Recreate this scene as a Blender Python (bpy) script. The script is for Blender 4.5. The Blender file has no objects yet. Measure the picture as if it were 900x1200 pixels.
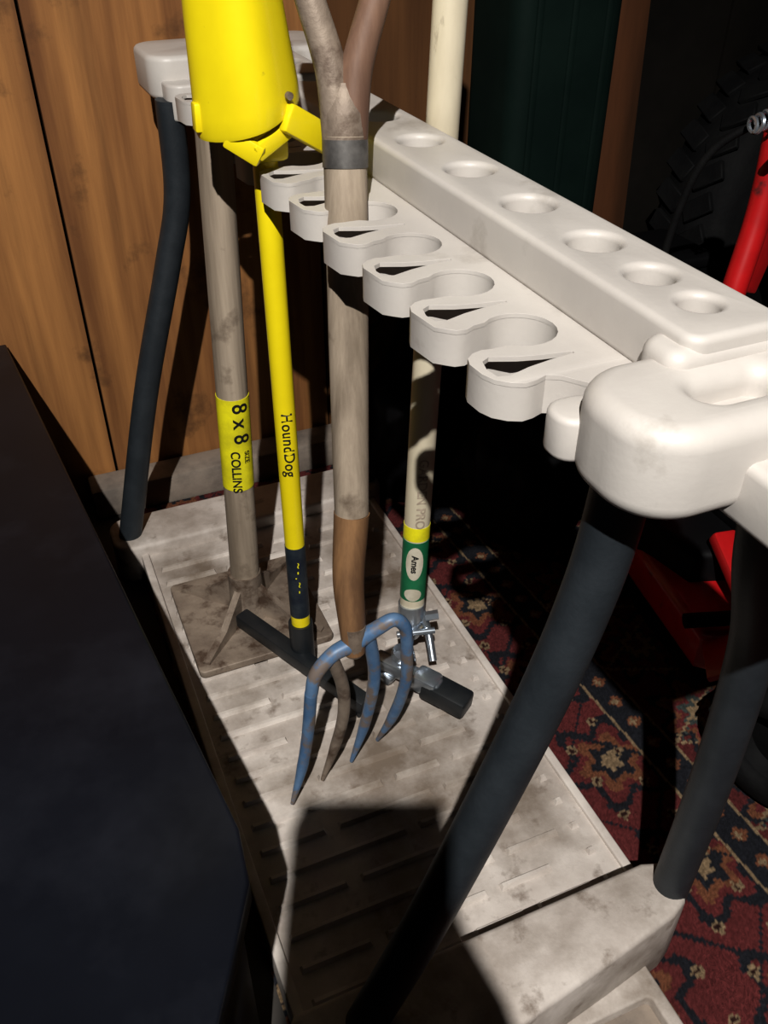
import bpy, bmesh, math, random
import numpy as np
from mathutils import Vector, Matrix
from mathutils import noise as mn
random.seed(4)
S = bpy.context.scene
COL = S.collection

# ------------------------------------------------------------ materials
def pmat(name, c1, c2=None, scale=8, rough=.5, metal=0, bump=0, bscale=None, stretch=(1,1,1), lo=.4, hi=.65, coat=0, detail=6, c3=None, s3=3, lo3=.55, hi3=.7, spec=.5, c4=None, s4=20, lo4=.6, hi4=.7):
    m = bpy.data.materials.new(name); m.use_nodes = True
    nt = m.node_tree; N = nt.nodes; L = nt.links
    b = N['Principled BSDF']
    b.inputs['Roughness'].default_value = rough
    b.inputs['Metallic'].default_value = metal
    b.inputs['Coat Weight'].default_value = coat
    b.inputs['Specular IOR Level'].default_value = spec
    tc = N.new('ShaderNodeTexCoord'); mp = N.new('ShaderNodeMapping')
    mp.inputs['Scale'].default_value = stretch
    L.new(tc.outputs['Object'], mp.inputs['Vector'])
    c2 = c2 or tuple(x*.85 for x in c1)
    def noise(sc, lo, hi, det=detail, vec=None):
        n = N.new('ShaderNodeTexNoise'); n.inputs['Scale'].default_value = sc; n.inputs['Detail'].default_value = det
        n.inputs['Roughness'].default_value = .62
        L.new(vec or mp.outputs[0], n.inputs['Vector'])
        r = N.new('ShaderNodeMapRange'); r.inputs[1].default_value = lo; r.inputs[2].default_value = hi
        L.new(n.outputs['Fac'], r.inputs[0]); return n, r
    n, r = noise(scale, lo, hi)
    mx = N.new('ShaderNodeMix'); mx.data_type = 'RGBA'
    mx.inputs[6].default_value = (*c1, 1); mx.inputs[7].default_value = (*c2, 1)
    L.new(r.outputs[0], mx.inputs[0]); out = mx.outputs[2]
    if c3:
        n3, r3 = noise(s3, lo3, hi3, 8)
        m3 = N.new('ShaderNodeMix'); m3.data_type = 'RGBA'
        L.new(out, m3.inputs[6]); m3.inputs[7].default_value = (*c3, 1)
        L.new(r3.outputs[0], m3.inputs[0]); out = m3.outputs[2]
    if c4:
        n4, r4 = noise(s4, lo4, hi4, 8, tc.outputs['Object'])
        m4 = N.new('ShaderNodeMix'); m4.data_type = 'RGBA'
        L.new(out, m4.inputs[6]); m4.inputs[7].default_value = (*c4, 1)
        L.new(r4.outputs[0], m4.inputs[0]); out = m4.outputs[2]
    L.new(out, b.inputs['Base Color'])
    if bump:
        nb, _ = noise(bscale or scale*4, 0, 1)
        bp = N.new('ShaderNodeBump'); bp.inputs['Strength'].default_value = bump; bp.inputs['Distance'].default_value = .004
        L.new(nb.outputs['Fac'], bp.inputs['Height']); L.new(bp.outputs[0], b.inputs['Normal'])
    return m

M = {}
M['rack'] = pmat('ivory_plastic', (.56,.53,.495), (.495,.465,.435), 6, .45, bump=.05, bscale=160, c3=(.32,.29,.255), s3=14, lo3=.60, hi3=.8, spec=.45)
M['deck'] = pmat('dirty_plastic', (.62,.57,.525), (.45,.40,.36), 9, .65, bump=.15, bscale=120, c3=(.20,.16,.125), s3=5, lo3=.45, hi3=.66, spec=.3, c4=(.16,.12,.09), s4=24, lo4=.58, hi4=.74)
M['rib'] = pmat('lit_plastic_ribs', (.68,.63,.58), (.52,.47,.43), 14, .6, spec=.3, c3=(.24,.195,.155), s3=5, lo3=.46, hi3=.66)  # ribs paler than the dirty deck: lit streaks against shade put into colour
M['leg'] = pmat('grey_pipe', (.020,.025,.030), (.028,.034,.040), 30, .48, bump=.1, bscale=300)
M['gwood'] = pmat('weathered_wood', (.41,.34,.265), (.21,.168,.125), 34, .7, stretch=(1,1,.05), bump=.4, bscale=60, lo=.36, hi=.64, c4=(.14,.105,.075), s4=20, lo4=.57, hi4=.74)
M['bwood'] = pmat('brown_wood', (.34,.195,.092), (.15,.082,.042), 30, .6, stretch=(1,1,.1), bump=.25, bscale=60, lo=.38, hi=.62)
M['cwood'] = pmat('cream_painted_wood', (.68,.62,.48), (.55,.49,.37), 12, .45, stretch=(1,1,.3), c3=(.2,.15,.1), s3=30, lo3=.62, hi3=.72)
M['yellow'] = pmat('yellow_paint', (.84,.70,.012), (.76,.62,.01), 6, .35, coat=.2, c3=(.35,.27,.03), s3=40, lo3=.68, hi3=.78)
M['label'] = pmat('yellow_label', (.84,.78,.02), (.60,.55,.02), 30, .4)
M['ink'] = pmat('black_ink', (.012,.012,.012), rough=.5)
M['navy'] = pmat('navy_sticker', (.012,.018,.03), (.03,.04,.05), 60, .4)
M['green'] = pmat('green_band', (.01,.14,.06), (.02,.18,.08), 40, .4)
M['white'] = pmat('white_label', (.62,.58,.48), (.5,.46,.36), 40, .5)
M['black'] = pmat('black_metal', (.014,.017,.020), (.024,.026,.028), 20, .42)
M['rust'] = pmat('rusty_steel', (.21,.165,.13), (.33,.27,.215), 18, .6, metal=.2, bump=.3, bscale=90, c3=(.10,.065,.045), s3=30, lo3=.5, hi3=.65)
M['redwood'] = pmat('red_brown_wood', (.25,.15,.10), (.14,.08,.055), 26, .6, stretch=(1,1,.1), bump=.2, bscale=60)
M['steel'] = pmat('galvanised_steel', (.55,.60,.66), (.4,.45,.5), 25, .3, metal=.85)
M['dsteel'] = pmat('dark_steel', (.12,.115,.11), (.22,.21,.2), 40, .45, metal=.5)
M['blue'] = pmat('worn_blue_paint', (.08,.16,.29), (.14,.23,.36), 30, .45, c3=(.19,.155,.135), s3=34, lo3=.50, hi3=.60)
M['cab'] = pmat('black_gloss', (.006,.007,.011), (.009,.0105,.016), 3, .33, c3=(.020,.022,.030), s3=5, lo3=.5, hi3=.8, spec=.22)
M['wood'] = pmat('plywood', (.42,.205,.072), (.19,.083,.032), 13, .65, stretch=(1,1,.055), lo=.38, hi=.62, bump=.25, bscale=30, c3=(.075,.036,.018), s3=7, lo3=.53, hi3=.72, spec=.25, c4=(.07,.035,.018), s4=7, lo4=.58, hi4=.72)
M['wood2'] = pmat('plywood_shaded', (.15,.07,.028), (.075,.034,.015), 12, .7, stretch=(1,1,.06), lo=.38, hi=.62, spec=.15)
M['wood3'] = pmat('wall_in_shade', (.012,.010,.008), (.007,.006,.005), 6, .8, spec=.1)  # near-black boards: loss of light put into the wall colour
M['dwood'] = pmat('dark_board', (.11,.043,.018), (.05,.022,.010), 9, .7, stretch=(1,1,.1), spec=.2)
M['floor'] = pmat('concrete_floor', (.06,.055,.05), (.04,.035,.03), 6, .9, bump=.2)
M['curb'] = pmat('concrete_curb', (.30,.25,.205), (.16,.135,.115), 12, .9, bump=.4, bscale=40)
M['red'] = pmat('red_paint', (.52,.012,.014), (.38,.01,.012), 12, .35, coat=.3, c3=(.05,.02,.02), s3=18, lo3=.62, hi3=.7)
M['tyre'] = pmat('black_rubber', (.0045,.0045,.005), (.008,.008,.008), 20, .75, bump=.3, spec=.15)
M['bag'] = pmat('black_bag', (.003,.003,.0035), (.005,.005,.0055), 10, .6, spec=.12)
M['dgreen'] = pmat('dark_green_plastic', (.003,.010,.008), (.005,.014,.011), 8, .7, spec=.12)
M['phone'] = pmat('phone_black', (.01,.01,.012), rough=.3)

# ------------------------------------------------------------ helpers
def empty(name, loc=(0,0,0)):
    e = bpy.data.objects.new(name, None); e.empty_display_size = .05
    COL.objects.link(e); return e
def mesh_obj(name, verts, faces, mat, parent=None, smooth=True, ang=40):
    me = bpy.data.meshes.new(name); me.from_pydata([tuple(v) for v in verts], [], faces); me.validate()
    bm = bmesh.new(); bm.from_mesh(me); bmesh.ops.recalc_face_normals(bm, faces=bm.faces); bm.to_mesh(me); bm.free()
    o = bpy.data.objects.new(name, me); COL.objects.link(o)
    me.materials.append(M[mat] if isinstance(mat, str) else mat)
    if smooth:
        me.shade_smooth(); me.set_sharp_from_angle(angle=math.radians(ang))
    if parent: o.parent = parent
    return o
def catmull(pts, n=8):
    pts = [Vector(p) for p in pts]
    if len(pts) < 3: 
        return [pts[0].lerp(pts[-1], i/4) for i in range(5)], [i/4*(len(pts)-1) for i in range(5)]
    P = [pts[0]*2-pts[1]] + pts + [pts[-1]*2-pts[-2]]
    out=[]; ts=[]
    for i in range(1, len(P)-2):
        a,b,c,d = P[i-1],P[i],P[i+1],P[i+2]
        for k in range(n):
            t=k/n
            out.append(.5*((2*b)+(c-a)*t+(2*a-5*b+4*c-d)*t*t+(3*b-a-3*c+d)*t**3)); ts.append(i-1+t)
    out.append(P[-2]); ts.append(len(pts)-1)
    return out, ts
def tube(name, pts, r, mat, parent=None, seg=20, n=8, flat=1.0, closed_cap=True, up=None):
    path, ts = catmull(pts, n)
    rr = r if isinstance(r,(list,tuple)) else [r]*len(pts)
    def rad(t):
        i=min(int(t), len(rr)-2); f=t-i
        return rr[i]*(1-f)+rr[i+1]*f
    verts=[]; faces=[]
    T0=(path[1]-path[0]).normalized()
    ref = Vector(up) if up else (Vector((0,0,1)) if abs(T0.z)<.8 else Vector((1,0,0)))
    Nn = (ref - T0*ref.dot(T0)).normalized()
    for i,p in enumerate(path):
        T=(path[min(i+1,len(path)-1)]-path[max(i-1,0)]).normalized()
        Nn=(Nn-T*Nn.dot(T)).normalized(); B=T.cross(Nn)
        R=rad(ts[i])
        for k in range(seg):
            a=2*math.pi*(k+.5)/seg
            verts.append(p+Nn*math.cos(a)*R*flat+B*math.sin(a)*R)
    for i in range(len(path)-1):
        for k in range(seg):
            k2=(k+1)%seg
            faces.append((i*seg+k,i*seg+k2,(i+1)*seg+k2,(i+1)*seg+k))
    if closed_cap:
        faces.append(tuple(range(seg))[::-1]); faces.append(tuple((len(path)-1)*seg+k for k in range(seg)))
    return mesh_obj(name, verts, faces, mat, parent, ang=50)
def area(lp): return sum(lp[i][0]*lp[(i+1)%len(lp)][1]-lp[(i+1)%len(lp)][0]*lp[i][1] for i in range(len(lp)))
def slab(name, loops, z0, z1, mat, parent=None, bev=.003, xf=None, bres=2, modbev=0):
    """extruded polygon with holes, bevelled"""
    cu = bpy.data.curves.new(name+'_c','CURVE'); cu.dimensions='2D'; cu.fill_mode='BOTH'
    cu.extrude=(z1-z0)/2-bev
    if bev: cu.bevel_depth=bev; cu.bevel_resolution=bres; cu.offset=-bev
    for lp in loops:
        if area(lp)<0: lp=lp[::-1]
        s=cu.splines.new('POLY'); s.points.add(len(lp)-1)
        for p,q in zip(s.points, lp):
            x,y = xf(q) if xf else q
            p.co=(x,y,0,1)
        s.use_cyclic_u=True
    ob=bpy.data.objects.new(name+'_t',cu); COL.objects.link(ob)
    dg=bpy.context.evaluated_depsgraph_get()
    me=bpy.data.meshes.new_from_object(ob.evaluated_get(dg)); me.name=name
    bpy.data.objects.remove(ob)
    me.transform(Matrix.Translation((0,0,(z0+z1)/2)))
    bm=bmesh.new(); bm.from_mesh(me); bmesh.ops.remove_doubles(bm,verts=bm.verts,dist=1e-5)
    bmesh.ops.recalc_face_normals(bm,faces=bm.faces); bm.to_mesh(me); bm.free()
    me.materials.clear(); me.materials.append(M[mat])
    me.shade_smooth(); me.set_sharp_from_angle(angle=math.radians(42))
    o=bpy.data.objects.new(name,me); COL.objects.link(o)
    if modbev:
        md=o.modifiers.new('bevel','BEVEL'); md.width=modbev; md.segments=3; md.limit_method='ANGLE'; md.angle_limit=math.radians(60); md.harden_normals=False
    if parent: o.parent=parent
    return o
def rrect(x0,x1,y0,y1,r,n=6):
    out=[]
    for cx,cy,a0 in ((x1-r,y1-r,0),(x0+r,y1-r,90),(x0+r,y0+r,180),(x1-r,y0+r,270)):
        for k in range(n+1):
            a=math.radians(a0+90*k/n); out.append((cx+r*math.cos(a),cy+r*math.sin(a)))
    return out
def circ(cx,cy,r,n=28):
    return [(cx+r*math.cos(2*math.pi*k/n),cy+r*math.sin(2*math.pi*k/n)) for k in range(n)]
def box(name, c, s, mat, parent=None, bev=.003, rot=None, seg=2):
    bm=bmesh.new(); bmesh.ops.create_cube(bm,size=1)
    bmesh.ops.scale(bm,vec=s,verts=bm.verts)
    if bev: bmesh.ops.bevel(bm,geom=bm.edges[:],offset=bev,segments=seg,affect='EDGES',profile=.5)
    if rot is not None: bmesh.ops.rotate(bm,verts=bm.verts,matrix=rot,cent=(0,0,0))
    bmesh.ops.translate(bm,vec=c,verts=bm.verts)
    me=bpy.data.meshes.new(name); bm.to_mesh(me); bm.free()
    me.materials.append(M[mat]); me.shade_smooth(); me.set_sharp_from_angle(angle=math.radians(40))
    o=bpy.data.objects.new(name,me); COL.objects.link(o)
    if parent: o.parent=parent
    return o
def oriented_box(name,a,b,w,h,mat,parent=None,bev=.002):
    a=Vector(a);b=Vector(b);d=b-a
    q=d.to_track_quat('X','Z').to_matrix()
    return box(name,(a+b)/2,(d.length,w,h),mat,parent,bev,rot=q)
CAM=Vector((0,0,1.0))
def wrap_text(name, txt, size, A, B, s0, r, mat, parent, phi0=0, bold=.0003, space=1.0):
    """text reading downward, wrapped on a pole from A(top) to B(bottom), starting s0 below A"""
    cu=bpy.data.curves.new(name,'FONT'); cu.body=txt; cu.size=size; cu.align_y='CENTER'; cu.offset=bold; cu.space_character=space
    ob=bpy.data.objects.new(name+'_t',cu); COL.objects.link(ob)
    dg=bpy.context.evaluated_depsgraph_get()
    me=bpy.data.meshes.new_from_object(ob.evaluated_get(dg)); bpy.data.objects.remove(ob)
    A=Vector(A);B=Vector(B);T=(B-A).normalized()
    toC=(CAM-(A+B)/2); toC=(toC-T*toC.dot(T)).normalized()
    Rt = T.cross(toC) if (T.cross(toC)).dot(Vector((.92,-.39,0)))>0 else toC.cross(T)
    for v in me.vertices:
        ph=phi0+v.co.y/r
        v.co=A+T*(s0+v.co.x)+(toC*math.cos(ph)+Rt*math.sin(ph))*(r+.0008)
    me.materials.clear(); me.materials.append(M[mat])
    o=bpy.data.objects.new(name,me); COL.objects.link(o); o.parent=parent
    return o
def lerp(a,b,t): return Vector(a).lerp(Vector(b),t)

# ------------------------------------------------------------ camera
f_px=1062; th=math.radians(37.2); ya=math.radians(23)
c,s=math.cos(th),math.sin(th)
F=Vector((math.sin(ya)*c,math.cos(ya)*c,-s)); R=Vector((math.cos(ya),-math.sin(ya),0)); U=R.cross(F)
cd=bpy.data.cameras.new('camera'); cam=bpy.data.objects.new('camera',cd); COL.objects.link(cam)
cd.sensor_fit='VERTICAL'; cd.sensor_height=36; cd.sensor_width=27; cd.lens=f_px/1200*36; cd.clip_start=.02
mm=Matrix((R,U,-F)).transposed().to_4x4(); mm.translation=CAM; cam.matrix_world=mm
S.camera=cam

# ------------------------------------------------------------ room
def plain(name,c,sz,mat): return box(name,c,sz,mat,None,bev=0)
plain('floor',(.6,.3,-.02),(4.2,3.6,.04),'floor')
bm=bmesh.new()
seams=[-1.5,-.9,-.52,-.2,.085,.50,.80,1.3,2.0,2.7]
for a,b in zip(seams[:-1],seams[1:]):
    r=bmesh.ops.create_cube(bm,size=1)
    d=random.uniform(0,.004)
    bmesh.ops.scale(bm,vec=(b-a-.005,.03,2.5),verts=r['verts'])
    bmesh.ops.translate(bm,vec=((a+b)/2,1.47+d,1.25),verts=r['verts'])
    mi=0 if b<=.5 else (1 if b<=.8 else 2)  # boards darken to the right: light falloff painted into the materials
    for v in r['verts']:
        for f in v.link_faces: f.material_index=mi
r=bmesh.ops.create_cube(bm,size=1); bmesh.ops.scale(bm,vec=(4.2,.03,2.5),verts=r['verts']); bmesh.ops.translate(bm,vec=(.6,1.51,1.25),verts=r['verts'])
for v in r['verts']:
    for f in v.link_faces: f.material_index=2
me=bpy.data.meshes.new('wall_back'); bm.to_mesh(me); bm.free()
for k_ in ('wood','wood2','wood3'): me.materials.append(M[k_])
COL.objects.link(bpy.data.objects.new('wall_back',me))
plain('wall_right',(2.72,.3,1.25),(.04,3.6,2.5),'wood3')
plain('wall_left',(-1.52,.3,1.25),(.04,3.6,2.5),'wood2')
box('trim_1',(.38,1.420,.03),(.70,.06,.06),'curb',None,.006)

# ------------------------------------------------------------ rug (pattern in a colour attribute)
nx,ny=560,600
x0,x1,y0,y1=.075,1.32,-.15,1.385
xs=np.linspace(x0,x1,nx); ys=np.linspace(y0,y1,ny)
X,Y=np.meshgrid(xs,ys)
rot=math.radians(-4)
q=.004
A_=np.round((X*math.cos(rot)-Y*math.sin(rot))/q)*q; B_=np.round((X*math.sin(rot)+Y*math.cos(rot))/q)*q
crim=np.array((.115,.026,.026)); navy=np.array((.016,.017,.022)); beige=np.array((.23,.165,.10)); rust=np.array((.16,.065,.035)); teal=np.array((.05,.06,.056)); dk=np.array((.03,.012,.010))
C=np.zeros(X.shape+(3,)); C[:]=crim
def put(mask,col): C[mask]=col
def ros(a,b,pa,pb,oa,ob,cols,r0,lobes=8,mask=None):
    ca=((a-oa)/pa); cb=((b-ob)/pb)
    sh=(np.floor(ca)%2)*.5
    la=(ca-np.floor(ca)-.5)*pa; cb=cb+sh; lb=(cb-np.floor(cb)-.5)*pb
    r=np.hypot(la,lb); t=np.arctan2(lb,la)
    for k,cc in enumerate(cols):
        rr=r0*(1-k/len(cols))*(1+.22*np.cos(lobes*t))
        m=r<rr
        if mask is not None: m&=mask
        put(m,cc)
field=A_<.66
ros(A_,B_,.17,.17,.02,.03,[navy,crim,rust,navy,beige],.066,6,field)
dia=(np.abs(((A_+.085)/.085)%2-1)+np.abs((B_/.085)%2-1))
put(field&(np.abs(dia-1)<.04),navy)
ros(A_,B_,.055,.055,0,0,[beige,dk],.007,4,field)
def band(a,b,col): 
    m=(A_>=a)&(A_<b); put(m,col); return m
o_=.06
band(.60+o_,.604+o_,beige); m=band(.604+o_,.645+o_,navy); ros(A_,B_,.039,.04,.606+o_,0,[rust,beige],.010,4,m)
band(.645+o_,.649+o_,beige); 
m=band(.649+o_,.80+o_,crim*.8); ros(A_,B_,.149,.15,.651+o_,.02,[navy,rust,crim,teal,beige,crim],.068,8,m)
zz=np.abs(((B_/.075)%2)-1)*.149+.651+o_; put(m&(np.abs(A_-zz)<.004),beige); put(m&(np.abs(A_-zz-.012)<.003),teal)
band(.80+o_,.804+o_,beige); m=band(.804+o_,.845+o_,navy); ros(A_,B_,.039,.04,.806+o_,0,[beige,crim],.011,4,m)
band(.845+o_,.849+o_,beige)
m=A_>=.849+o_; ros(A_,B_,.13,.13,.86+o_,.02,[navy,rust,navy,beige,crim],.06,8,m)
ros(A_,B_,.04,.04,0,0,[beige,navy],.006,4,m)
rng=np.random.default_rng(3)
C*= (0.7+.6*rng.random(X.shape))[...,None]
Z=.006+.0014*rng.random(X.shape)
V=np.stack([X,Y,Z],-1).reshape(-1,3)
idx=np.arange(nx*ny).reshape(ny,nx)
Fq=np.stack([idx[:-1,:-1],idx[:-1,1:],idx[1:,1:],idx[1:,:-1]],-1).reshape(-1,4)
me=bpy.data.meshes.new('persian_rug')
me.vertices.add(len(V)); me.vertices.foreach_set('co',V.astype(np.float32).ravel())
me.loops.add(Fq.size); me.loops.foreach_set('vertex_index',Fq.astype(np.int32).ravel())
me.polygons.add(len(Fq)); me.polygons.foreach_set('loop_start',np.arange(0,Fq.size,4,dtype=np.int32))
me.update(calc_edges=True)
ca=me.color_attributes.new('weave','FLOAT_COLOR','POINT')
ca.data.foreach_set('color',np.concatenate([C.reshape(-1,3),np.ones((len(V),1))],1).astype(np.float32).ravel())
m=bpy.data.materials.new('rug_weave'); m.use_nodes=True; nt=m.node_tree
at=nt.nodes.new('ShaderNodeAttribute'); at.attribute_name='weave'
nz=nt.nodes.new('ShaderNodeTexNoise'); nz.inputs['Scale'].default_value=9; nz.inputs['Detail'].default_value=8
mr=nt.nodes.new('ShaderNodeMapRange'); mr.inputs[1].default_value=.3; mr.inputs[2].default_value=.7; mr.inputs[3].default_value=.5; mr.inputs[4].default_value=1.15
mxx=nt.nodes.new('ShaderNodeMix'); mxx.data_type='RGBA'; mxx.blend_type='MULTIPLY'; mxx.inputs[0].default_value=1
nt.links.new(nz.outputs['Fac'],mr.inputs[0]); nt.links.new(at.outputs['Color'],mxx.inputs[6]); nt.links.new(mr.outputs[0],mxx.inputs[7])
nt.links.new(mxx.outputs[2],nt.nodes['Principled BSDF'].inputs['Base Color'])
nt.nodes['Principled BSDF'].inputs['Roughness'].default_value=.95
nt.nodes['Principled BSDF'].inputs['Specular IOR Level'].default_value=.15
me.materials.append(m); COL.objects.link(bpy.data.objects.new('persian_rug',me))

# ------------------------------------------------------------ tool rack
rack=empty('tool_rack')
def loc(q): u,v=q; return (.355-.02*(v-.45)+u, v)
P=.083; tips=[.425+P*i for i in range(11)]
pockets=[t+P/2 for t in tips[:-1]]
VN,VF=.33,1.27
def side(sgn):
    pts=[(-.055,VN),(-.060,.388),(-.070,.402),(-.078,.406),(-.086,.403),(-.094,.402),(-.102,.406),(-.109,.413),(-.1125,.422)]
    for i,vp in enumerate(pockets):
        pts+= [(-.1135,vp-.031),(-.111,vp-.0235),(-.105,vp-.0185),(-.098,vp-.0165),(-.091,vp-.0175),(-.085,vp-.0175)]
        for k in range(17):
            a=math.radians(180+48+ (264)*k/16)
            pts.append((-.060+.0245*math.cos(a),vp+.0240*math.sin(a)))
        pts+= [(-.085,vp+.0165),(-.092,vp+.0130),(-.099,vp+.0140),(-.104,vp+.0185),(-.110,vp+.0245)]
    pts+= [(-.112,VF-.02),(-.10,VF),(-.06,VF)]
    return [(p[0],p[1]) if sgn>0 else (-p[0]*.95,p[1]) for p in pts]
left=side(1); right=side(-1)
outline=left+right[::-1]
if area(outline)<0: outline=outline[::-1]
def inset(lp,d):
    n=len(lp); out=[]
    for i in range(n):
        a=Vector(lp[i-1]);b=Vector(lp[i]);c_=Vector(lp[(i+1)%n])
        e1=(b-a).normalized();e2=(c_-b).normalized()
        nn=Vector((-(e1.y+e2.y),e1.x+e2.x)); 
        nn=nn.normalized() if nn.length>1e-6 else Vector((-e1.y,e1.x))
        k=min(1/max(nn.dot(Vector((-e1.y,e1.x))),.5),1.5)
        out.append((b.x+nn.x*d*k,b.y+nn.y*d*k))
    return out
holes=[]
for i,t in enumerate(tips[:-1]):
    v=t
    holes.append([(-.1055,v-.009),(-.1070,v+.001),(-.1045,v+.011),(-.098,v+.0150),(-.082,v+.0085),(-.066,v+.0045),(-.046,v+.0015),(-.046,v-.0010),(-.066,v-.0030),(-.082,v-.0060),(-.098,v-.0110)])
slab('finger_tray',[outline]+holes,.7335,.737,'rack',rack,0,loc,modbev=.0012)
slab('finger_skirt',[outline,inset(outline,.0022)],.7105,.7340,'rack',rack,0,loc)
hv=[(.774,.0195),(.680,.0195),(.587,.0195),(.502,.0185),(.440,.016),(.393,.013)]+[(.774+.094*i,.0195) for i in range(1,6)]
slab('ridge',[rrect(-.022,.050,.352,1.28,.012)]+[circ(.0155,v,r) for v,r in hv],.7355,.773,'rack',rack,.005,loc,4)
slab('near_end_cap',[rrect(-.090,.112,.290,.378,.038,12),rrect(-.034,.020,.318,.340,.0105)],.697,.757,'rack',rack,.013,loc,6)
slab('near_end_cap_shoulder',[rrect(-.034,.112,.350,.385,.012,8)],.72,.766,'rack',rack,.009,loc,5)
slab('near_end_block',[rrect(-.026,.112,.205,.312,.012)],.690,.730,'rack',rack,.006,loc,3)
slab('near_nub',[rrect(-.0945,-.060,.357,.387,.0135)],.704,.733,'rack',rack,.004,loc)
slab('far_end_cap',[rrect(-.125,.125,1.255,1.375,.03,8),rrect(-.03,.03,1.315,1.335,.009)],.716,.768,'rack',rack,.007,loc)
slab('far_cap_skirt',[rrect(-.112,.112,1.225,1.30,.02)],.696,.740,'rack',rack,.004,loc)
tube('leg_1',[(.122,.36,.085),(.19,.36,.245),(.268,.36,.468),(.303,.36,.60),(.314,.36,.705)],.019,'leg',rack,seg=28)
tube('leg_2',[(.480,.362,.10),(.483,.36,.3),(.476,.36,.47),(.450,.36,.58),(.435,.36,.705)],.019,'leg',rack,seg=28)
tube('leg_3',[(.066,1.224,.06),(.135,1.24,.31),(.198,1.25,.50),(.226,1.25,.60),(.232,1.25,.72)],.018,'leg',rack,seg=28)
tube('leg_4',[(.485,1.224,.06),(.475,1.24,.31),(.462,1.25,.50),(.438,1.25,.60),(.43,1.25,.72)],.018,'leg',rack,seg=28)
slab('deck',[rrect(.078,.484,.38,1.275,.02)],.007,.056,'deck',rack,.004)
slab('deck_rim_right',[rrect(.473,.484,.392,1.19,.004)],.05,.0615,'rib',rack,.002)
slab('deck_rim_left',[rrect(.078,.090,.392,1.19,.004)],.05,.0615,'rib',rack,.002)
slab('far_foot_housing',[rrect(.040,.505,1.185,1.275,.03)],.007,.078,'deck',rack,.006)
slab('near_foot_housing',[[ (.068,.384),(.075,.392),(.465,.394),(.482,.388),(.492,.374),(.492,.352),(.482,.340),(.462,.331),(.38,.317),(.294,.304),(.09,.272),(.07,.28),(.062,.30)]],.007,.118,'deck',rack,.006)
slab('lower_step',[rrect(.30,.44,.225,.345,.012),rrect(.315,.425,.24,.30,.006)],.007,.040,'deck',rack,.003)
slab('lower_step_floor',[rrect(.312,.428,.238,.302,.006)],.007,.024,'curb',rack,.002)
verts=[];faces=[]
def rib(xa,xb,y,w=.0046,z0=.055,h=.0070):
    b=len(verts); t=.0026
    verts.extend([(xa,y-w,z0),(xb,y-w,z0),(xb,y+w,z0),(xa,y+w,z0),(xa+t,y-w+t,z0+h),(xb-t,y-w+t,z0+h),(xb-t,y+w-t,z0+h),(xa+t,y+w-t,z0+h)])
    faces.extend([(b+4,b+5,b+6,b+7),(b,b+1,b+5,b+4),(b+1,b+2,b+6,b+5),(b+2,b+3,b+7,b+6),(b+3,b,b+4,b+7)])
y=.420;k=0
while y<1.17:
    if k%2==0:
        for a,b in ((.100,.268),(.284,.345),(.362,.430)): rib(a,b,y)
    else:
        for a,b in ((.100,.180),(.196,.318),(.334,.400)): rib(a,b,y)
    rib(.447,.458,y,.0045)
    y+=.036;k+=1
mesh_obj('deck_ribs',verts,faces,'rib',rack,smooth=False)

# ------------------------------------------------------------ tamper
tp=empty('tamper')
A=(.234,.982,1.02);B=(.199,.98,.12)
tube('handle',[B,lerp(A,B,.5),A],[.0205,.0195,.018],'gwood',tp,seg=24)
la=lerp(B,A,.352); lb=lerp(B,A,.203)
tube('label',[lb,lerp(la,lb,.5),la],.0208,'label',tp,seg=28)
wrap_text('label_size','8 x 8',.028,la,lb,.004,.0208,'ink',tp,phi0=.35)
wrap_text('label_maker','COLLINS',.016,la,lb,.072,.0208,'ink',tp,phi0=-.1)
wrap_text('label_weight','SIZE',.010,la,lb,.074,.0208,'ink',tp,phi0=.65,bold=.0001)
slab('plate',[rrect(.102,.297,.882,1.077,.008)],.064,.076,'rust',tp,.002)
tube('socket',[(.199,.98,.068),(.199,.98,.10),(.199,.981,.15)],[.034,.025,.0235],'rust',tp,seg=20)
for dx,dy in ((1,1),(1,-1),(-1,1),(-1,-1)):
    cx,cy=.199,.98
    o=(Vector((dx,dy,0))).normalized(); n=Vector((-o.y,o.x,0))*.005
    a=Vector((cx,cy,.07))+o*.02; b=Vector((cx,cy,.07))+o*.12
    at_=a+Vector((0,0,.062)); bt=b+Vector((0,0,.010))
    mt=(at_+bt)/2-Vector((0,0,.012))
    vs=[]
    for p in (a,b,bt,mt,at_): vs.append(p+n)
    for p in (a,b,bt,mt,at_): vs.append(p-n)
    fs=[(0,1,2,3,4),(9,8,7,6,5)]+[(i,(i+1)%5,5+(i+1)%5,5+i) for i in range(5)]
    mesh_obj('gusset',vs,fs,'rust',tp,smooth=False)

# ------------------------------------------------------------ yellow step tool
wd=empty('yellow_step_weeder')
B=Vector((.240,.850,.09));A=Vector((.248,.880,.80))
tube('shaft',[B,lerp(A,B,.5),A],[.0125,.0125,.0125],'yellow',wd,seg=24)
wrap_text('lettering','HoundDog',.0175,A,B,.330,.0125,'ink',wd,phi0=.1,bold=.0002,space=1.08)
a=lerp(B,A,.265);b=lerp(B,A,.105)
tube('sticker',[b,lerp(a,b,.5),a],.0130,'navy',wd,seg=24)
wrap_text('sticker_print','~ - . ~ -',.016,a,b,.02,.0130,'label',wd,phi0=.2,bold=0)
oriented_box('foot_bar',(.180,.945,.098),(.285,.728,.092),.022,.022,'black',wd,.003)
tube('shaft_socket',[(.2395,.848,.085),(.240,.851,.118),(.2405,.853,.148)],.0165,'black',wd,seg=20)
tube('spike_1',[(.187,.928,.09),(.187,.928,.078)],[.008,.004],'black',wd,seg=12)
tube('spike_2',[(.279,.742,.09),(.279,.742,.060)],[.008,.003],'black',wd,seg=12)
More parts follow.
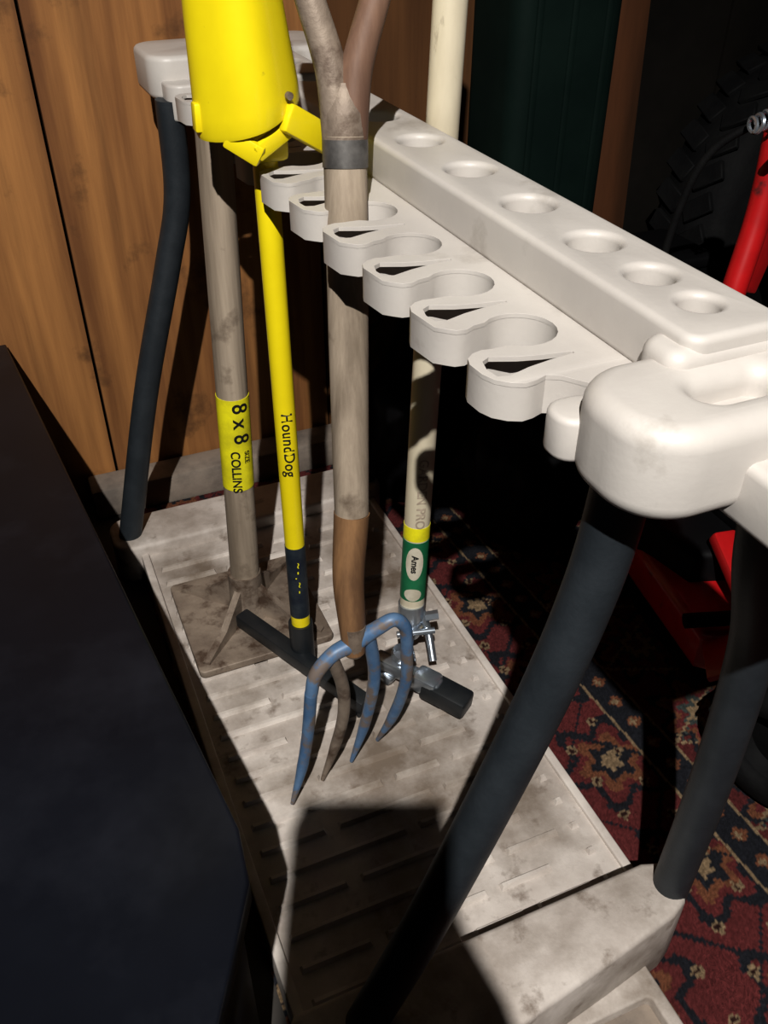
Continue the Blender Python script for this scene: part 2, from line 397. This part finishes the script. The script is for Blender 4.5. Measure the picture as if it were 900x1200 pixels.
def head():
    vs=[];fs=[];seg=48
    prof=[(.782,.0465),(.786,.0475),(.80,.0468),(.87,.0425),(.95,.0365),(1.08,.026)]
    for off in (0,-.002):
        for z,r in prof:
            cx=.234-(z-.786)*.055; cy=.876
            for k in range(seg):
                a=2*math.pi*k/seg
                rr=(r+off)*(1+.05*math.cos(4*a+.3))
                vs.append((cx+rr*math.cos(a),cy+rr*math.sin(a),z+ (0.014*math.cos(a-.2) if z<.81 else 0)))
    n=len(prof)
    for L_ in (0,1):
        for i in range(n-1):
            for k in range(seg):
                k2=(k+1)%seg; b=L_*n*seg
                fs.append((b+i*seg+k,b+i*seg+k2,b+(i+1)*seg+k2,b+(i+1)*seg+k))
    for k in range(seg):
        k2=(k+1)%seg
        fs.append((k,k2,n*seg+k2,n*seg+k))
        t=(n-1)*seg; fs.append((t+k,t+k2,n*seg+t+k2,n*seg+t+k))
    mesh_obj('head_shell',vs,fs,'yellow',wd,ang=35)
head()
oriented_box('side_lip',(.186,.872,.775),(.187,.872,.800),.014,.010,'yellow',wd,.002)
oriented_box('arm',(.258,.836,.789),(.315,.862,.752),.012,.026,'yellow',wd,.003)
oriented_box('bracket_1',(.205,.848,.775),(.232,.832,.757),.010,.020,'yellow',wd,.003)
oriented_box('bracket_2',(.226,.833,.760),(.266,.846,.778),.010,.016,'yellow',wd,.003)
oriented_box('collar',(.248,.88,.742),(.248,.8795,.79),.040,.040,'yellow',wd,.006)
tube('rivet',[(.262,.838,.806),(.263,.834,.806)],.0035,'rust',wd,seg=12)

# ------------------------------------------------------------ garden fork
fk=empty('garden_fork')
B=Vector((.239,.645,.300));A=Vector((.284,.753,.835))
brk=lerp(B,A,.285)
upd=(A-B).normalized()
ax=Vector((.051,-.022,0)).normalized()
tube('shaft_upper',[brk,lerp(B,A,.6),lerp(B,A,.92)],[.0172,.0185,.0185],'gwood',fk,seg=28)
tube('shaft_lower',[B+Vector((0,0,-.01)),lerp(B,A,.06)-ax*.002,lerp(B,A,.15)-ax*.0045,brk],[.0122,.0148,.0165,.0180],'bwood',fk,seg=28)
r0=lerp(B,A,.875);r1=lerp(B,A,.915)
tube('ferrule',[r0,lerp(r0,r1,.5),r1],.0194,'dsteel',fk,seg=28)
# steel-strapped yoke: widens from the shaft and splits into the two arms
tube('yoke_core',[r1-upd*.004,r1+upd*.02,A-upd*.004],[.0186,.0182,.0120],'rust',fk,seg=28)
for sg,nm in ((-1,'arm_1'),(1,'arm_2')):
    p=[r1-upd*.002+ax*sg*.0050, A-upd*.020+ax*sg*.0070, A+upd*.004+ax*sg*.0100, A+upd*.026+ax*sg*.0160, A+upd*.055+ax*sg*.0255, A+upd*.10+ax*sg*.039, A+upd*.19+ax*sg*.052]
    tube(nm,p,[.0142,.0140,.0135,.0128,.0122,.0115,.011],'redwood' if sg>0 else 'rust',fk,seg=22,flat=1.0)
tube('grip',[A+upd*.18-ax*.062,A+upd*.18,A+upd*.18+ax*.062],.015,'gwood',fk,seg=18)
tube('tang_socket',[B+Vector((.001,.004,.025)),B,B+Vector((-.001,-.001,-.012))],[.0135,.0115,.010],'rust',fk,seg=18)
tube('crossbar',[(.186,.640,.250),(.193,.641,.277),(.214,.644,.296),(.239,.645,.303),(.263,.641,.318),(.282,.638,.327),(.295,.638,.312),(.299,.640,.285)],[.0072,.0078,.0085,.010,.0085,.0078,.0072,.0072],'blue',fk,seg=16)
tube('tine_1',[(.186,.640,.252),(.181,.647,.18),(.172,.650,.12),(.155,.647,.062)],[.0072,.0072,.0068,.0025],'blue',fk,seg=14)
tube('tine_2',[(.213,.644,.292),(.226,.650,.235),(.227,.655,.18),(.218,.663,.12),(.200,.665,.062)],[.0075,.0075,.0072,.0066,.0025],'rust',fk,seg=14)
tube('tine_3',[(.255,.643,.312),(.264,.650,.25),(.2635,.656,.20),(.257,.668,.13),(.243,.677,.062)],[.0075,.0075,.0072,.0066,.0025],'blue',fk,seg=14)
tube('tine_4',[(.299,.640,.287),(.303,.650,.21),(.298,.672,.13),(.286,.695,.062)],[.0072,.0072,.0068,.0025],'blue',fk,seg=14)

# ------------------------------------------------------------ cream-handled cultivator
cv=empty('hand_cultivator')
A=Vector((.436,.853,1.10));B=Vector((.381,.805,.13))
tube('handle',[B,lerp(A,B,.5),A],[.0165,.0165,.0165],'cwood',cv,seg=24)
def at(z): return lerp(B,A,(z-B.z)/(A.z-B.z))
tube('green_band',[at(.185),at(.23),at(.278)],.0170,'green',cv,seg=26)
tube('yellow_ring',[at(.280),at(.288),at(.300)],.0170,'label',cv,seg=26)
def oval(nm,zc,h,w,mat,rad=.0174):
    T=(B-A).normalized(); toC=(CAM-at(zc)); toC=(toC-T*toC.dot(T)).normalized(); Rt=T.cross(toC)
    vs=[];n=24
    cc=at(zc)
    vs.append(cc+toC*rad)
    rings=4
    for q_ in range(1,rings+1):
        for k in range(n):
            a=2*math.pi*k/n; ph_=w*q_/rings*math.cos(a)/rad; 
            vs.append(cc+T*(h*q_/rings*math.sin(a))+(toC*math.cos(ph_)+Rt*math.sin(ph_))*rad)
    fs=[(0,1+k,1+(k+1)%n) for k in range(n)]
    for q_ in range(rings-1):
        for k in range(n):
            fs.append((1+q_*n+k,1+q_*n+(k+1)%n,1+(q_+1)*n+(k+1)%n,1+(q_+1)*n+k))
    mesh_obj(nm,vs,fs,mat,cv,smooth=False)
oval('oval_label_1',.246,.026,.012,'white'); oval('oval_label_2',.196,.010,.012,'white')
wrap_text('label_script','Ames',.012,at(.262),at(.23),.002,.0178,'ink',cv,phi0=0)
wrap_text('faded_print','GARDEN PRO',.016,at(.40),at(.30),.0,.0165,'gwood',cv,phi0=.2)
tube('socket',[(.381,.805,.115),(.381,.804,.15),(.382,.806,.172)],[.013,.0178,.0178],'steel',cv,seg=18)
tube('yoke_1',[(.392,.80,.165),(.398,.785,.13),(.392,.755,.105)],.0055,'steel',cv,seg=12)
tube('yoke_2',[(.372,.80,.165),(.368,.785,.13),(.366,.765,.105)],.0055,'steel',cv,seg=12)
tube('bolt_1',[(.355,.792,.135),(.405,.78,.135)],.0045,'steel',cv,seg=10)
tube('bolt_2',[(.395,.79,.155),(.412,.785,.157)],.007,'steel',cv,seg=6)
oriented_box('cross_bar',(.326,.797,.098),(.385,.717,.092),.020,.022,'steel',cv,.004)
oriented_box('cutter_tip',(.372,.738,.088),(.410,.684,.082),.034,.028,'black',cv,.005)
oriented_box('tip_sleeve',(.363,.748,.095),(.384,.720,.092),.030,.028,'steel',cv,.006)
tube('washer',[(.352,.775,.112),(.354,.772,.122)],.013,'steel',cv,seg=16)
oriented_box('ball_end',(.328,.80,.086),(.345,.772,.074),.030,.018,'steel',cv,.006)
tube('support_foot',[(.36,.76,.09),(.36,.76,.062)],.007,'steel',cv,seg=10)

# ------------------------------------------------------------ black cabinet
cb=empty('black_cabinet')
poly=[(.061,.451),(.0555,.400),(.030,.352),(.0055,.307),(-.055,.17),(-.055,-.42),(-.85,-.42),(-.85,1.445),(-.042,1.445)]
slab('lid',[poly[::-1]],.312,.34,'cab',cb,.004)
body=[(x-.012 if x>-.3 else x+.012, y-(.012 if y>1 else (-.012 if y<0 else 0))) for x,y in poly]
slab('body',[body[::-1]],.0,.311,'cab',cb,.004)

# ------------------------------------------------------------ unseen phone behind the camera; added mini tripod and plate cast the hand's shadow
ph=empty('phone_shadow_rig')
rot3=Matrix((R,U,-F)).transposed()
box('phone_body',CAM-F*.016-R*.040-U*.066,(.100,.160,.010),'phone',ph,.0045,rot=rot3,seg=4)
crn=slab('phone_case',[rrect(-.095,.012,-.155,.016,.022)],-.005,.005,'phone',ph,.002)
grip=slab('hand_shadow_plate',[[(.012,-.04),(.020,-.06),(.044,-.10),(.072,-.17),(.095,-.26),(.100,-.31),(-.088,-.31),(-.092,-.2),(-.088,-.04)]],-.008,.008,'black',ph,.004)  # added plate, shaped to widen the phone's shadow into a hand's
mg=rot3.to_4x4(); mg.translation=CAM-F*.036
grip.data.transform(mg)
mg.translation=CAM-F*.024
crn.data.transform(mg)
base=CAM-F*.040-R*.010-U*.30
tube('column',[base,base+Vector((-.04,-.03,-.12)),Vector((-.14,-.17,.42))],.012,'black',ph,seg=14)
for a in (30,150,270):
    a=math.radians(a)
    tube('tripod_leg',[Vector((-.14,-.17,.43)),Vector((-.14+.06*math.cos(a),-.17+.06*math.sin(a),.347))],.008,'black',ph,seg=12)

# ------------------------------------------------------------ background things
tl=empty('red_tiller')
def wheel(nm,c,axis,Ro,w,par,lugs=22,hub='red',lug=.05):
    c=Vector(c);axis=Vector(axis).normalized()
    q_=axis.to_track_quat('Z','Y').to_matrix()
    prof=[(Ro*.55,-w*.35),(Ro*.62,-w*.5),(Ro*.88,-w*.52),(Ro*.97,-w*.38),(Ro,0),(Ro*.97,w*.38),(Ro*.88,w*.52),(Ro*.62,w*.5),(Ro*.55,w*.35)]
    seg=48;vs=[];fs=[]
    for k in range(seg):
        a=2*math.pi*k/seg
        for r,z in prof: vs.append(c+q_@Vector((r*math.cos(a),r*math.sin(a),z)))
    n=len(prof)
    for k in range(seg):
        for i in range(n):
            fs.append((k*n+i,k*n+(i+1)%n,((k+1)%seg)*n+(i+1)%n,((k+1)%seg)*n+i))
    mesh_obj(nm+'_tyre',vs,fs,'tyre',par,ang=60)
    for k in range(lugs):
        a=2*math.pi*k/lugs
        for sg in (-1,1):
            rm=q_@Matrix.Rotation(a+(.5*math.pi/lugs if sg>0 else 0),3,'Z')
            box(nm+'_lug',c+rm@Vector((Ro*.995,0,sg*w*.22)),(Ro*lug,Ro*.10,w*.38),'tyre',par,.002,rot=rm@Matrix.Rotation(.5*sg,3,'X'),seg=1)
    prof2=[(0.002,w*.2),(Ro*.2,w*.22),(Ro*.22,w*.12),(Ro*.45,w*.1),(Ro*.56,w*.34),(Ro*.56,-w*.34),(Ro*.45,-w*.1),(.002,-w*.2)]
    vs=[];fs=[];n=len(prof2)
    for k in range(32):
        a=2*math.pi*k/32
        for r,z in prof2: vs.append(c+q_@Vector((r*math.cos(a),r*math.sin(a),z)))
    for k in range(32):
        for i in range(n-1): fs.append((k*n+i,k*n+i+1,((k+1)%32)*n+i+1,((k+1)%32)*n+i))
    mesh_obj(nm+'_rim',vs,fs,hub,par)
wheel('wheel_1',(.735,.47,.100),(1,.25,0),.088,.075,tl,hub='tyre')
wheel('wheel_2',(1.12,.57,.100),(1,.25,0),.088,.075,tl,hub='tyre')
slab('deck_shell',[[(.705,.61),(.76,.56),(.98,.58),(1.10,.66),(1.10,.88),(.98,.93),(.80,.90),(.735,.80)]],.10,.165,'red',tl,.012)
slab('belt_cover',[[(.755,.700),(.83,.675),(1.08,.70),(1.09,.88),(.98,.915),(.79,.895),(.735,.80)]],.06,.215,'bag',tl,.012)
slab('deck_skirt',[[(.74,.63),(.96,.60),(1.08,.68),(1.08,.86),(.96,.90),(.82,.88),(.76,.80)]],.03,.11,'tyre',tl,.006)
box('engine_block',(.93,.77,.29),(.20,.20,.16),'bag',tl,.02)
for i in range(6): box('cooling_fin',(.93,.665-.0,.235+.022*i),(.17,.03,.006),'tyre',tl,.001)
tube('axle',[(.735,.47,.100),(1.12,.57,.100)],.012,'dsteel',tl)
oriented_box('frame_rail',(.755,.50,.15),(.79,.70,.24),.034,.022,'red',tl,.005)
oriented_box('front_guard',(.78,.545,.13),(.94,.52,.19),.05,.012,'red',tl,.003)
oriented_box('fender_bracket',(.690,.580,.15),(.76,.535,.205),.065,.010,'red',tl,.003)
tube('brace',[(.69,.63,.178),(.77,.60,.185),(.86,.585,.20)],.010,'bag',tl,seg=12)
tube('handle_tube_1',[(.80,.80,.15),(.82,.82,.45),(.862,.845,.62),(.872,.86,.74)],.016,'red',tl,seg=18)
tube('handle_tube_2',[(1.04,.78,.15),(1.02,.80,.45),(.99,.83,.66),(.98,.84,.80)],.016,'red',tl,seg=18)
oriented_box('cross_plate',(.86,.845,.70),(.99,.84,.72),.02,.06,'red',tl,.004)
oriented_box('upright_plate',(.855,.835,.52),(.91,.845,.70),.012,.05,'red',tl,.003)
oriented_box('lever_plate',(.865,.81,.68),(.95,.80,.60),.012,.045,'red',tl,.003)
pts=[];
for k in range(60):
    a=k*.7; pts.append((.870-.0010*k,.84+.009*math.cos(a),.742+.009*math.sin(a)-.0003*k))
tube('spring',pts,.0025,'steel',tl,seg=6,n=2)
tube('clamp_bolt',[(.865,.83,.70),(.825,.81,.705)],.006,'steel',tl,seg=8)
tube('cable',[(.85,.84,.74),(.80,.90,.66),(.79,.92,.45),(.82,.88,.25)],.005,'tyre',tl,seg=8)

ty=empty('leaning_tyre')
wheel('big',(1.44,1.29,.372),(.10,-1,.16),.34,.16,ty,lugs=40,hub='tyre',lug=.03)
bn=empty('storage_bin')
slab('bin_body',[rrect(.755,.945,1.28,1.44,.03)],.0,1.12,'dgreen',bn,.01)
slab('bin_lid',[rrect(.745,.955,1.27,1.45,.03)],1.12,1.16,'dgreen',bn,.008)
for i in range(3): oriented_box('bin_rib',(.79+.06*i,1.282,.05),(.79+.06*i,1.282,1.08),.012,.012,'dgreen',bn,.003)
wb=empty('leaning_board')
oriented_box('board',(1.02,1.34,.008),(1.02,1.425,1.4),.075,.02,'dwood',wb,.002)
tt=empty('black_storage_tote')
slab('tub',[rrect(.86,1.07,1.08,1.25,.02)],.009,.40,'bag',tt,.006)
slab('rim',[rrect(.85,1.08,1.07,1.26,.02)],.40,.425,'bag',tt,.005)
slab('lid',[rrect(.875,1.055,1.095,1.235,.02)],.425,.445,'bag',tt,.006)
def bag(cx,cy,rx,ry,rz,seed):  # added bags: black bulk for the dark behind the rack, partly its shadow
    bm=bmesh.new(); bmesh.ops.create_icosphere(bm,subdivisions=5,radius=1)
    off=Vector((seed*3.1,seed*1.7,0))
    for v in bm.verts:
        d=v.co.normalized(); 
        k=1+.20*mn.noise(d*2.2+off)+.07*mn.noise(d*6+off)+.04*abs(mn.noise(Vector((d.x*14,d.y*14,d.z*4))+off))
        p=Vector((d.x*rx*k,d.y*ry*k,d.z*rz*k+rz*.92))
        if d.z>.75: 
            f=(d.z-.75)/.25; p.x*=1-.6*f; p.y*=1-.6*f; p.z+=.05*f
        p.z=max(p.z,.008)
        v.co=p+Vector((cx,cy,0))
    me=bpy.data.meshes.new('shade_fill_bag'); bm.to_mesh(me); bm.free(); me.materials.append(M['bag']); me.shade_smooth()
    COL.objects.link(bpy.data.objects.new('shade_fill_bag',me))
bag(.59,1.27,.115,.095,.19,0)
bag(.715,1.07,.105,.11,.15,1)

# ------------------------------------------------------------ light
ld=bpy.data.lights.new('work_lamp','SPOT'); ld.energy=345; ld.shadow_soft_size=.015; ld.color=(1,.97,.93)
ld.spot_size=math.radians(64); ld.spot_blend=.8
lo=bpy.data.objects.new('work_lamp',ld); lo.location=(-.43,-.82,2.35); COL.objects.link(lo)
lo.rotation_euler=(Vector((.15,.76,.35))-lo.location).to_track_quat('-Z','Y').to_euler()
w=bpy.data.worlds.new('world'); S.world=w; w.use_nodes=True
w.node_tree.nodes['Background'].inputs[0].default_value=(.55,.6,.75,1); w.node_tree.nodes['Background'].inputs[1].default_value=.008
S.view_settings.view_transform='Standard'
S.view_settings.gamma=.85; S.view_settings.exposure=.08
